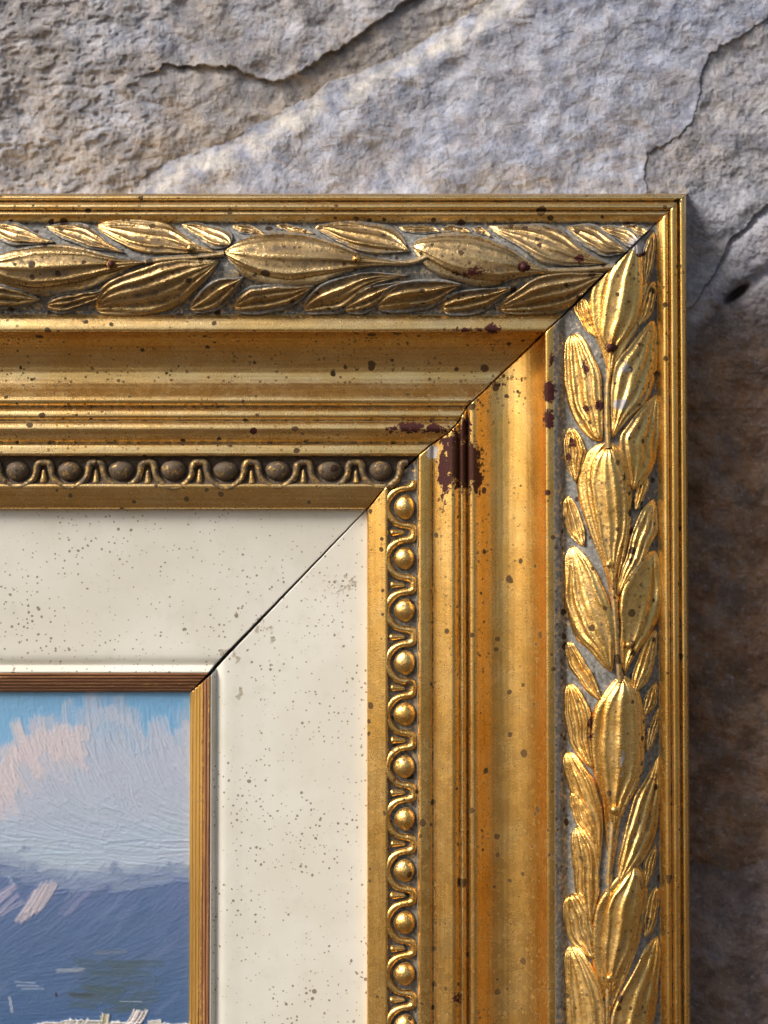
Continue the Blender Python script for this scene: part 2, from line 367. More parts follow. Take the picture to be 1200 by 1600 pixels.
def stone_patches():
    step = 1.6
    P = [(np.arange(-180, 1420, step), np.arange(-180, 352, step)), (np.arange(1012, 1420, step), np.arange(350.4-step*0, 1800, step))]
    buckets = {k: ([], [], [], 0) for k in range(1, 6)}
    acc = {k: [[], [], [], 0] for k in range(1, 6)}
    for xs, ys in P:
        X, Y = np.meshgrid(xs, ys, indexing='ij'); h, lab, col = wall_field(X, Y)
        V = unp(X, Y, h).reshape(-1, 3); F = grid_faces(len(xs), len(ys)); C = col.reshape(-1, 3); lf = lab.ravel()[F[:, 0]]
        for k in range(1, 6):
            f = F[lf == k]
            if not len(f): continue
            ids, inv = np.unique(f, return_inverse=True)
            acc[k][0].append(V[ids]); acc[k][1].append(inv.reshape(-1, 4) + acc[k][3]); acc[k][2].append(C[ids]); acc[k][3] += len(ids)
    # coarse continuation of the wall, behind the frame and beyond the picture
    def coarse(x0, x1, y0, y1, n, k, drop):
        X, Y = np.meshgrid(np.linspace(x0, x1, n), np.linspace(y0, y1, n), indexing='ij'); h, lab, col = wall_field(X, Y)
        V = unp(X, Y, h - drop).reshape(-1, 3); F = grid_faces(n, n)
        acc[k][0].append(V); acc[k][1].append(F + acc[k][3]); acc[k][2].append(col.reshape(-1, 3)); acc[k][3] += len(V)
    coarse(-1000, 1060, 300, 2400, 60, 1, 45)
    labs = {1: 'tan grey stone with a jagged ledge at upper left', 2: 'bluish grey diagonal slab above the frame', 3: 'grainy grey brown stone at upper right corner',
            4: 'dark brown rough stone right of the frame', 5: 'dull grey stone at lower right'}
    for k in range(1, 6):
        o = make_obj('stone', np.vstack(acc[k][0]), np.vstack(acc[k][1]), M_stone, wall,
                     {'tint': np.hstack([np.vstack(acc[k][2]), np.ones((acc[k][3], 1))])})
        o['label'] = labs[k]
    # the wall goes on around the picture
    n = 50
    for (x0, x1, y0, y1) in ((-9000, -175, -7000, 9200), (1410, 9500, -7000, 9200), (-180, 1415, -7000, -170), (-180, 1415, 1780, 9200)):
        X, Y = np.meshgrid(np.linspace(x0, x1, n), np.linspace(y0, y1, n), indexing='ij'); h, lab, col = wall_field(X, Y)
        t = np.ones((n*n, 4)); t[:, :3] = (0.27, 0.255, 0.235)
        make_obj('stone', unp(X, Y, h*0.6-12).reshape(-1, 3), grid_faces(n, n), M_stone, wall, {'tint': t})
stone_patches()

Ng = NT('bounce_ground'); _gn = Ng.noise(Ng.pos, 0.0012, 5, 0.6)
Ng.put(Ng.b.inputs['Base Color'], Ng.mix(Ng.ramp(_gn, 0.3, 0.7), (0.062, 0.040, 0.022), (0.085, 0.057, 0.034))); Ng.b.inputs['Roughness'].default_value = 0.85
_x, _y = np.meshgrid(np.linspace(-60, 60, 41), np.linspace(-120, 0.03, 41), indexing='ij')  # unseen ground sheet, added to throw warm light up onto the frame
ground = make_obj('ground', np.stack([_x, _y, 0.01*fbm(_x, _y, 2, 5)], -1).reshape(-1, 3), grid_faces(41, 41), Ng.m); ground['kind'] = 'structure'; ground['label'] = 'unseen brown ground added below the wall to bounce warm light'

# ------------------------------------------------------------------ frame profile
# (distance from the outer edge as seen in the top rail, height off the wall)
PROF = [(-0.5, -22), (-0.5, 60), (0, 108), (0.6, 120), (3, 126.5), (6, 128), (9, 127), (10.8, 123), (11.6, 120), (12.4, 123.5), (14.5, 130), (18, 134), (22, 134), (25, 130.5), (26.2, 127),
        (27, 128), (28.5, 132), (31, 133.5), (34, 132.5), (38, 129.5), (42, 126), (45, 122.5), (47.5, 120.5),
        (52, 123), (58, 130), (66, 138), (76, 145), (88, 150.5), (100, 153.5), (112, 154.5), (124, 153.5), (136, 150.5), (148, 145.5), (160, 138.5), (170, 132), (178, 127.5), (185, 125.5), (188, 127),
        (191, 131), (195, 134.5), (200, 137), (206, 138.7), (211, 139.2), (214, 138.5), (215.5, 136), (216, 131.5), (216.8, 128),
        (219, 122), (222, 115), (226, 107.5), (231, 100.5), (237, 93.5), (244, 87), (252, 81), (261, 76.2), (270, 73), (279, 71.6), (288, 72), (296, 74.3), (304, 78.4), (311, 83.4), (317, 87.6), (322, 90.2), (326, 89.3), (329, 86.5), (331.4, 82), (332.5, 79.5),
        (334, 82), (336, 86), (339, 89), (343, 91), (347, 91.2), (350.5, 89), (353, 85.5), (354.5, 84.5),
        (356, 87), (359, 90.5), (363, 92.8), (367, 93.2), (371, 91.8), (375, 88.8), (380, 84.3), (384, 80), (387, 76), (389, 73.5), (390.2, 73.8),
        (391.5, 77), (394, 78.6), (400, 79.6), (406, 80), (408.5, 78.5), (410, 74), (412, 68), (418, 65), (426, 64), (436, 64), (445, 65.5), (451, 69), (453, 73), (455, 74.5),
        (458, 74.4), (466, 71.5), (475, 68), (484, 64), (490, 60.8), (492, 58.5), (492.6, 52), (492.6, 10)]
LIN = [(484, 8), (484, 46), (500, 45.6), (540, 43.6), (580, 41.6), (620, 40.2), (660, 39.3), (695, 39.2), (712, 39.6), (722, 39.4), (728, 38), (732, 35.6), (735, 33.8), (736.5, 33.6), (738.5, 36), (742, 40.5), (745, 43.6), (748, 45.2), (748.6, 42)]
LIP = [(748.2, 40)]
for k in range(6):
    a = 748.4 + k*4.95
    for f, dh in ((0.05, -1.6), (0.3, 0.1), (0.6, 0.2), (0.9, -0.6)):
        dd = a + f*4.95; q = (dd-748)/30
        LIP.append((dd, 46.5 - 17.5*q**1.5 + dh))
LIP += [(778.4, 25), (778.4, 14)]
MAPX = [(-5, -5), (0, 0), (27, 28), (48, 50), (187, 192), (216, 223), (331, 344), (354, 357), (371, 372), (388, 397), (407, 419), (453, 469), (492, 501), (735, 735), (748, 745), (778, 777), (900, 899)]
def d_right(d): return np.interp(d, [a for a, b in MAPX], [b for a, b in MAPX])
_pd = np.array([a for a, b in PROF[2:-2]]); _ph = np.array([b for a, b in PROF[2:-2]])
def h_at(d): return np.interp(d, _pd, _ph)
X_START, Y_END, XOUT, YOUT, YREF = -330.0, 2300.0, 1075.0, 303.0, 900.0

def dense(prof, step):
    out = [prof[0]]
    for (a, b), (c, d) in zip(prof[:-1], prof[1:]):
        n = max(1, int(math.ceil(math.hypot(c-a, (d-b)*0.5)/step)))
        for k in range(1, n+1): out.append((a+(c-a)*k/n, b+(d-b)*k/n))
    return np.array(out)

# spots of damage in photo pixels: (x, y, rx, ry, strength, channel)   channel 0 chip, 1 grey, 2 gesso, 3 brown blot
DAMAGE = [(640, 668, 26, 9, .75, 0), (680, 670, 24, 8, .72, 0), (612, 672, 9, 6, .6, 0), (655, 660, 30, 4, .5, 0),
          (722, 724, 25, 33, 1.0, 3), (712, 696, 18, 20, .8, 3), (745, 748, 8, 22, .85, 3), (693, 738, 9, 32, .8, 0), (692, 785, 7, 22, .55, 0), (700, 690, 14, 10, .7, 0), (728, 668, 10, 16, .7, 0),
          (859, 612, 8, 17, .9, 0), (859, 655, 8, 14, .85, 0), (862, 560, 6, 14, .55, 0), (770, 514, 12, 8, .8, 0), (856, 770, 3.5, 3.5, 1.1, 0), (720, 515, 60, 4, .5, 0), (800, 590, 22, 8, .45, 0),
          (780, 600, 25, 5, .5, 0), (396, 673, 4, 4, 1.1, 0), (712, 1562, 10, 14, .55, 0), (765, 513, 9, 5, .8, 0), (676, 706, 8, 9, .9, 2), (995, 384, 10, 10, .95, 2), (1000, 396, 8, 5, .9, 0),
          (914, 575, 6, 18, .62, 0), (917, 640, 7, 7, .75, 0), (895, 692, 6, 9, .75, 0), (888, 717, 4, 10, .7, 0), (936, 633, 6, 8, .7, 0), (970, 632, 10, 7, .9, 2), (978, 575, 7, 7, .7, 2),
          (735, 425, 30, 11, .55, 0), (818, 417, 8, 7, .9, 0), (906, 403, 6, 6, 1.0, 0), (556, 405, 2.5, 26, .7, 0), (173, 413, 7, 6, .8, 0), (955, 543, 8, 7, .9, 0), (922, 1140, 6, 30, .55, 0),
          (972, 1190, 3, 26, .6, 2), (975, 752, 5, 14, .6, 0), (1000, 350, 40, 8, .45, 0)]
def damage(px, py):
    out = np.zeros(px.shape + (4,))
    for (x, y, rx, ry, s, ch) in DAMAGE:
        r = np.sqrt(((px-x)/rx)**2 + ((py-y)/ry)**2)
        out[..., ch] = np.maximum(out[..., ch], s*np.clip(1.28-r*0.62, 0, 1.0))
    return np.clip(out, 0, 1)

def build_rail(name, prof, which, mat, parent, gap, step, wearfun, dstep=2.0):
    P = dense(prof, dstep); d, h = P[:, 0], P[:, 1]
    yt = YOUT + d; xr = XOUT - d_right(d)
    n = int((1400 if which == 'top' else 1900)/step)
    t = np.linspace(0, 1, n)[None, :]
    g = gap(xr)[:, None]/2
    jit = 0.5*fbm(d/9.0, d*0+3.3, 3, 41)[:, None]
    if which == 'top':
        ex = xr[:, None]-g+jit; px = X_START + (ex-X_START)*t; py = np.repeat(yt[:, None], n, 1) + 0*px
    else:
        ey = yt[:, None]+g+jit; py = Y_END + (ey-Y_END)*t; px = np.repeat(xr[:, None], n, 1) + 0*py
    hh = np.repeat(h[:, None], n, 1)
    al = px if which == 'top' else py
    lively = np.clip((hh-20)/20, 0, 1)
    lk = 1.0 if name == 'gilt_rail' else 0.25
    hh = hh + lk*lively*(0.35*fbm(al/110, d[:, None]/30+al*0, 2, 51) + 0.06*fbm(al/16, d[:, None]/9+al*0, 2, 53))
    # world positions: straight mouldings, so the lens is only consulted at one reference section
    hb = np.repeat(h[:, None], n, 1)
    if which == 'top':
        base = unp(W2+0*d, yt, h); Z = base[:, 2]; xa = unp(px, yt[:, None]+0*px, hb)
        V = np.stack([xa[..., 0], -hh*S, np.repeat(Z[:, None], n, 1)], -1)
    else:
        base = unp(xr, YREF+0*d, h); X = base[:, 0]; xa = unp(px, py, hb)
        V = np.stack([np.repeat(X[:, None], n, 1), -hh*S, xa[..., 2]], -1)
    # close the mitre end
    V = np.concatenate([V, V[:, -1:, :]], 1); V[:, -1, 1] = 18*S
    px = np.concatenate([px, px[:, -1:]], 1); py = np.concatenate([py, py[:, -1:]], 1); hh = np.concatenate([hh, hh[:, -1:]], 1)
    dd = np.repeat(d[:, None], n+1, 1)
    wear, grime_shade = wearfun(px, py, dd)
    grime_shade[:, -1] = 1.0
    F = grid_faces(len(d), n+1, flip=(which == 'right'))
    return make_obj(name, V.reshape(-1, 3), F, mat, parent, {'wear': wear.reshape(-1, 4), 'grime_shade': grime_shade.ravel()})

frame = bpy.data.objects.new('picture_frame', None); link(frame); frame.location = tuple(unp(300, 1080, 0).tolist())
tag(frame, 'ornate worn gilt picture frame with leaf carving and cream liner on stone wall', 'picture frame')

def rail_wear_shade(which):
    def f(px, py, d):
        al = px if which == 'top' else py
        w = damage(px, py); n = fbm(al/40, d/12, 3, 61)
        band = sstep(39, 49, d)*sstep(193, 186, d)
        g = band*0.95
        if which == 'top':
            g = np.maximum(g, 0.35*sstep(36, 44, d)*sstep(54, 48, d)); g = np.maximum(g, (0.22+0.25*n)*sstep(186, 190, d)*sstep(216, 196, d))
            g = np.maximum(g, 0.35*sstep(390, 392, d)*sstep(413, 405, d)*(0.6+n))
            g *= np.where(d > 118, 0.75, 1.0)
        else:  # grey on outward-facing slopes is patina with their dim side painted in
            g = np.maximum(g, 0.80*sstep(186, 190, d)*sstep(207, 200, d)); g = np.maximum(g, 0.25*sstep(390, 393, d)*sstep(413, 403, d))
            g = np.maximum(g, 0.30*sstep(331, 334, d)*sstep(355, 346, d))
        w[..., 1] = np.maximum(w[..., 1], g)
        near = np.exp(-np.abs(px+py-1373)/5.0); w[..., 0] = np.maximum(w[..., 0], near*0.42)
        gr = np.zeros_like(d)
        chan = sstep(408, 411, d)*sstep(456, 452, d)
        gr = np.maximum(gr, chan*(0.95 if which == 'top' else 0.40))
        w[..., 1] = np.maximum(w[..., 1], chan*(0.2 if which == 'top' else 0.75))
        for c, wd in ((11.6, 2.2), (26.6, 2.2), (332.5, 2.5), (354, 2.5), (389.6, 2.5)): gr = np.maximum(gr, 0.6*np.exp(-((d-c)/wd)**2))
        gr = np.maximum(gr, 0.45*np.exp(-((d-47)/5)**2))
        return w, gr
    return f
gap_gold = lambda xr: np.interp(xr, [560, 700, 900, 1000, 1080], [4.2, 3.6, 5.2, 4.8, 2.8])
rail_top = build_rail('gilt_rail', PROF, 'top', M_top, frame, gap_gold, 2.4, rail_wear_shade('top'))
rail_right = build_rail('gilt_rail', PROF, 'right', M_right, frame, gap_gold, 2.4, rail_wear_shade('right'))
rail_top['label'] = 'horizontal gilt moulding with leaf band, cove and egg border'
rail_right['label'] = 'upright gilt moulding with chipped brown corner and leaf band'

LSCUFF = [(352, 1020, 9, 6, .7), (368, 1028, 8, 10, .55), (405, 978, 14, 12, .5), (425, 992, 4, 14, .5), (535, 915, 30, 14, .42), (545, 905, 10, 7, .5), (377, 1080, 3, 9, .85), (372, 1090, 5, 3, .8), (520, 930, 12, 10, .4)]
def liner_wear(px, py, d):
    w = np.zeros(px.shape + (4,))
    for (x, y, rx, ry, s) in LSCUFF:
        r = np.sqrt(((px-x)/rx)**2+((py-y)/ry)**2); w[..., 0] = np.maximum(w[..., 0], s*np.clip(1.5-0.8*r, 0, 1))
    return w, np.zeros_like(d)
def lip_wear_shade(which):
    def f(px, py, d):
        w = np.zeros(px.shape + (4,))
        q = (d-748)/30
        w[..., 0] = (0.72 if which == 'top' else 0.85*sstep(0.62, 0.15, q))  # worn bole; the browner top slip also paints in its downward-facing shade
        return w, np.zeros_like(d)
    return f
gap_lin = lambda xr: np.interp(xr, [300, 340, 405, 480, 575], [7.5, 9.0, 6.6, 4.2, 2.4])
gap_lip = lambda xr: np.interp(xr, [290, 330], [2.5, 7.5])
for which, mt, lab in (('top', M_liptop, 'horizontal cream painted liner with brown speckles'), ('right', M_lipright, 'upright cream painted liner with brown speckles and scuffed mitre')):
    lr = build_rail('liner_rail', LIN, which, M_liner, frame, gap_lin, 3.2, liner_wear, 4.0); lr['label'] = lab
    e = build_rail('gilt_slip', LIP, which, mt, lr, gap_lip, 2.6, lip_wear_shade(which), 1.2); e['label'] = 'worn reeded gilt edge next to the painting'

# ------------------------------------------------------------------ carved leaves
MA, MB = unp(1023, 351, 150), unp(883, 490, 150)
mit_co = Vector(((MA+MB)/2).tolist()); _t = MB-MA; mit_no = Vector((-_t[2], 0, _t[0])).normalized()   # points to the upper left or lower right
if mit_no.x > 0: mit_no = -mit_no                                                                        # now towards the top rail
rng = random.Random(5)
def leaf(name, which, tip, L, R, base, hmax=None, veins=(-0.5, 0.05, 0.55), vein_h=7.4, dome=0.5, grey=0.5, lift=0.0, shift=(0, 0), tilt=0.0, grm=0.0, mirror_damage=True):
    n, m = 44, 23
    Lc = smooth_curve([tip]+L+[base], n); Rc = smooth_curve([tip]+R+[base], n)
    mid_ = (Lc+Rc)/2; grow = 1.20 if name == 'leaf' else 1.08; Lc = mid_+(Lc-mid_)*grow; Rc = mid_+(Rc-mid_)*grow
    tt = np.linspace(0, 1, n); o1 = rng.uniform(0, 90); off = 1.7*np.sin(np.pi*tt)**0.5
    for Q_, k_ in ((Lc, 0), (Rc, 5)): Q_ += np.stack([off*fbm(tt*4+o1+k_, tt*0+o1, 3, 85), off*fbm(tt*4+o1+k_, tt*0+o1+7, 3, 87)], -1)
    s = np.linspace(-1, 1, m)[None, :]; s = np.sign(s)*np.abs(s)**0.85
    t = np.linspace(0, 1, n)[:, None]
    px = Lc[:, :1]*(1-s)/2 + Rc[:, :1]*(1+s)/2; py = Lc[:, 1:]*(1-s)/2 + Rc[:, 1:]*(1+s)/2
    wid = np.hypot(*(Lc-Rc).T)[:, None]/2
    wmax = wid.max()
    hm = 0.86*(hmax if hmax else min(14.0, 5.0+0.40*wmax))
    env = np.clip(np.minimum(1, (t/0.10))**0.5, 0, 1)*np.clip(np.minimum(1, ((1-t)/0.05))**0.5, 0, 1)
    env = env*(0.62+0.38*np.clip(wid/wmax, 0, 1))
    sd = rng.randint(0, 900)
    prof = 0.74*np.clip(1-np.abs(s)**4.2, 0, 1)**dome + 0.26*np.clip(1-np.abs(s-0.1), 0, 1)
    wob = 0.10*fbm(t*2.2+sd+0*s, s*0+t*0+sd*0.37, 2, 71)
    v = np.zeros((n, m))
    sp_ = 1.6/(len(veins)+0.3)
    for i, vk in enumerate(veins):
        c = vk*np.clip(0.50+0.58*np.sin(np.pi*np.clip(t, 0, 1)**0.9), 0, 1) + wob
        v = np.maximum(v, np.clip(1-np.abs(s-c)/(0.55*sp_), 0, 1)**2.2*(0.82+0.18*math.sin(sd+i*2)))
    fade = np.sin(np.pi*np.clip(t*0.97+0.03, 0, 1))**0.5
    hgt = hm*env*prof + vein_h*np.minimum(1, wid/11.0)*(v-0.62)*fade*np.clip(1-np.abs(s)**4, 0, 1) + tilt*s*wid*env*prof + 2.2*np.minimum(1, wid/12.0)*np.exp(-((np.abs(s)-0.84)/0.075)**2)*fade
    hgt = hgt + 0.5*fbm(px/13, py/13, 2, 73)*prof - 5.0*(np.abs(s) > 0.999) - 4.5*((t < 1e-6) | (t > 1-1e-6)) + lift*env
    px = px+shift[0]; py = py+shift[1]
    d = (py-YOUT) if which == 'top' else np.interp(XOUT-px, [b for a, b in MAPX], [a for a, b in MAPX])
    H = h_at(np.clip(d, 48, 187)) + hgt + 1.0
    V = unp(px, py, H)
    wear = damage(px, py)
    edge = np.clip(np.abs(s)**3.0*1.0 + 0*t, 0, 1)
    ends = np.exp(-t/0.05) + np.exp(-(1-t)/0.09)
    g = grey*(0.20 + 1.3*edge + 0.6*ends) + 0.10*fbm(px/18, py/18, 3, 75)
    # the grey wash settles in the hollows between the veins
    g = g + 0.16*grey*np.clip(0.8-v, 0, 1)
    wear[..., 1] = np.maximum(wear[..., 1], np.clip(g, 0, 1))
    grime_shade = np.clip((0.14 if which == 'top' else 0.06) + grm + 0.80*np.clip(0.5-v, 0, 1)*(np.abs(s) < 0.8)*fade + 0.14*fbm(px/26, py/26, 3, 77), 0, 1)  # dirt between the veins, deepened there as painted crease shade
    nrm = np.cross(V[1:, 1:]-V[:-1, :-1], V[1:, :-1]-V[:-1, 1:]).sum((0, 1))
    F = grid_faces(n, m, flip=bool(nrm[1] > 0))
    rail = rail_top if which == 'top' else rail_right
    o = make_obj(name, V.reshape(-1, 3), F, M_tarn if which == 'top' else M_orn, rail, {'wear': wear.reshape(-1, 4), 'grime_shade': grime_shade.ravel()})
    # cut at the mitre
    sgn = 1 if which == 'top' else -1
    dist = [(Vector(p)-mit_co).dot(mit_no)*sgn for p in V.reshape(-1, 3)[::7].tolist()]
    if min(dist) < 2.0*S:
        bm = bmesh.new(); bm.from_mesh(o.data)
        off = Vector(world_loc(o))
        co = mit_co + mit_no*sgn*2.0*S - off
        bmesh.ops.bisect_plane(bm, geom=bm.verts[:]+bm.edges[:]+bm.faces[:], plane_co=co, plane_no=mit_no*sgn, clear_inner=True)
        bm.to_mesh(o.data); bm.free()
    return o

POD = dict(veins=(-0.70, 0.0, 0.66), vein_h=6.0, dome=0.5)
TOP = [
 # pods and the bracts under them
 ('bract', (-22, 420), [(10, 452), (45, 462), (90, 462), (140, 452)], [(-8, 405), (40, 386), (90, 381), (150, 392)], (215, 413), dict(hmax=8, veins=(-.8,), grey=.45)),
 ('pod', (-24, 414), [(0, 438), (25, 446), (60, 449), (120, 441), (170, 426)], [(-8, 402), (30, 391), (80, 385), (125, 390), (165, 400)], (234, 410), dict(hmax=19, grey=.10, **POD)),
 ('bract', (350, 398), [(378, 430), (402, 442), (440, 451), (485, 447), (520, 434)], [(362, 384), (400, 366), (450, 362), (500, 370), (540, 384)], (590, 412), dict(hmax=8, veins=(-.8,), grey=.45)),
 ('pod', (347, 394), [(366, 411), (385, 422), (410, 431), (450, 437), (480, 433), (520, 427), (560, 419)], [(370, 379), (400, 370), (450, 367), (490, 372), (530, 384), (560, 396), (600, 406)], (645, 412), dict(hmax=19, grey=.12, **POD)),
 ('bract', (644, 388), [(662, 412), (690, 432), (725, 443), (765, 448), (800, 438)], [(655, 372), (690, 364), (735, 365), (770, 376), (810, 396)], (845, 422), dict(hmax=8, veins=(-.8,), grey=.4)),
 ('pod', (642, 385), [(662, 399), (690, 416), (720, 429), (750, 437), (780, 440), (812, 432)], [(660, 374), (690, 369), (730, 369), (762, 377), (800, 392), (822, 408)], (868, 425), dict(hmax=18, grey=.22, vein_h=2.6, veins=(-.6, .1, .6), dome=.5)),
 # upper row
 ('leaf', (-16, 349), [(-8, 366), (10, 379), (40, 382)], [(18, 348), (42, 356), (62, 368)], (88, 379), {}),
 ('leaf', (70, 353), [(80, 362), (96, 371), (118, 380), (152, 389)], [(96, 349), (132, 351), (152, 362), (168, 377)], (198, 396), {}),
 ('leaf', (149, 350), [(157, 360), (182, 376), (212, 388), (242, 394), (280, 395), (312, 394)], [(186, 344), (232, 346), (262, 352), (287, 368), (308, 383)], (348, 397), dict(hmax=15, grey=.25)),
 ('leaf', (282, 350), [(291, 359), (315, 376), (336, 388)], [(310, 348), (340, 356), (362, 366)], (360, 384), {}),
 ('leaf', (361, 352), [(368, 359), (386, 365)], [(385, 350), (403, 357)], (416, 367), dict(hmax=7)),
 ('leaf', (430, 352), [(442, 360), (466, 366)], [(450, 350), (476, 357)], (494, 366), dict(hmax=6, grey=.8)),
 ('leaf', (489, 352), [(497, 360), (512, 368), (530, 378), (552, 387), (576, 392), (604, 394)], [(530, 347), (588, 350), (614, 359), (630, 374)], (641, 394), dict(grey=.45)),
 ('leaf', (621, 354), [(630, 361), (652, 364)], [(650, 351), (678, 354)], (690, 363), dict(hmax=7)),
 ('leaf', (688, 357), [(695, 362), (716, 364)], [(705, 351), (726, 356)], (738, 364), dict(hmax=7)),
 ('leaf', (736, 357), [(744, 363), (756, 367)], [(750, 354), (762, 361)], (770, 371), dict(hmax=6)),
 ('leaf', (761, 352), [(771, 362), (791, 373), (811, 384), (831, 397), (852, 408), (884, 414)], [(802, 352), (850, 353), (876, 361), (897, 378), (922, 396)], (952, 413), dict(hmax=15, grey=.5, veins=(-.62, -.1, .3, .7))),
 ('leaf', (884, 354), [(892, 364), (906, 377), (926, 390), (948, 399)], [(910, 351), (932, 354), (957, 372)], (985, 396), {}),
 ('leaf', (932, 354), [(945, 362), (966, 375), (986, 386)], [(962, 352), (992, 364)], (1012, 384), {}),
 ('leaf', (969, 353), [(981, 360), (998, 370)], [(996, 351), (1014, 360)], (1022, 372), dict(hmax=8)),
 # lower row
 ('leaf', (-42, 465), [(-20, 481), (20, 481)], [(-20, 446), (20, 450)], (66, 468), {}),
 ('leaf', (71, 477), [(80, 486), (97, 489), (122, 483), (150, 472)], [(84, 464), (102, 459), (132, 456)], (170, 450), {}),
 ('leaf', (146, 478), [(154, 487), (172, 490), (204, 489), (250, 484), (282, 471), (304, 451), (326, 431)], [(154, 457), (168, 443), (190, 434), (216, 425), (250, 413), (292, 407)], (345, 406), dict(hmax=15, veins=(-.7, -.3, .15, .55, .9), grey=.3)),
 ('leaf', (295, 482), [(305, 488), (332, 486), (352, 474), (368, 456)], [(304, 465), (320, 450), (341, 438)], (382, 432), dict(veins=(-.5, .1, .8))),
 ('leaf', (364, 480), [(372, 487), (402, 489), (442, 482), (472, 466)], [(371, 463), (390, 450), (420, 446), (452, 446)], (494, 446), {}),
 ('leaf', (474, 484), [(482, 490), (502, 490), (532, 486), (548, 475), (564, 460), (588, 445)], [(477, 469), (490, 455), (511, 443), (536, 434), (562, 428), (594, 426)], (642, 430), dict(hmax=14, veins=(-.6, -.2, .25, .85))),
 ('leaf', (536, 484), [(546, 489), (572, 488), (592, 476), (612, 461)], [(545, 468), (566, 455), (586, 446)], (636, 438), dict(veins=(-.4, .2, .8))),
 ('leaf', (588, 477), [(595, 485), (622, 487), (662, 482), (692, 470)], [(595, 460), (609, 448), (642, 440), (690, 438)], (724, 444), dict(veins=(-.5, .2, .85))),
 ('leaf', (689, 480), [(698, 490), (722, 492), (757, 484), (782, 466)], [(695, 464), (720, 457), (752, 452)], (808, 447), dict(veins=(-.4, .2, .8))),
 ('leaf', (779, 482), [(788, 488), (822, 490), (872, 485), (904, 470), (934, 446)], [(790, 466), (810, 455), (831, 442), (857, 431), (902, 427)], (958, 428), dict(hmax=15, veins=(-.6, -.1, .4, .9), grey=.35)),
]
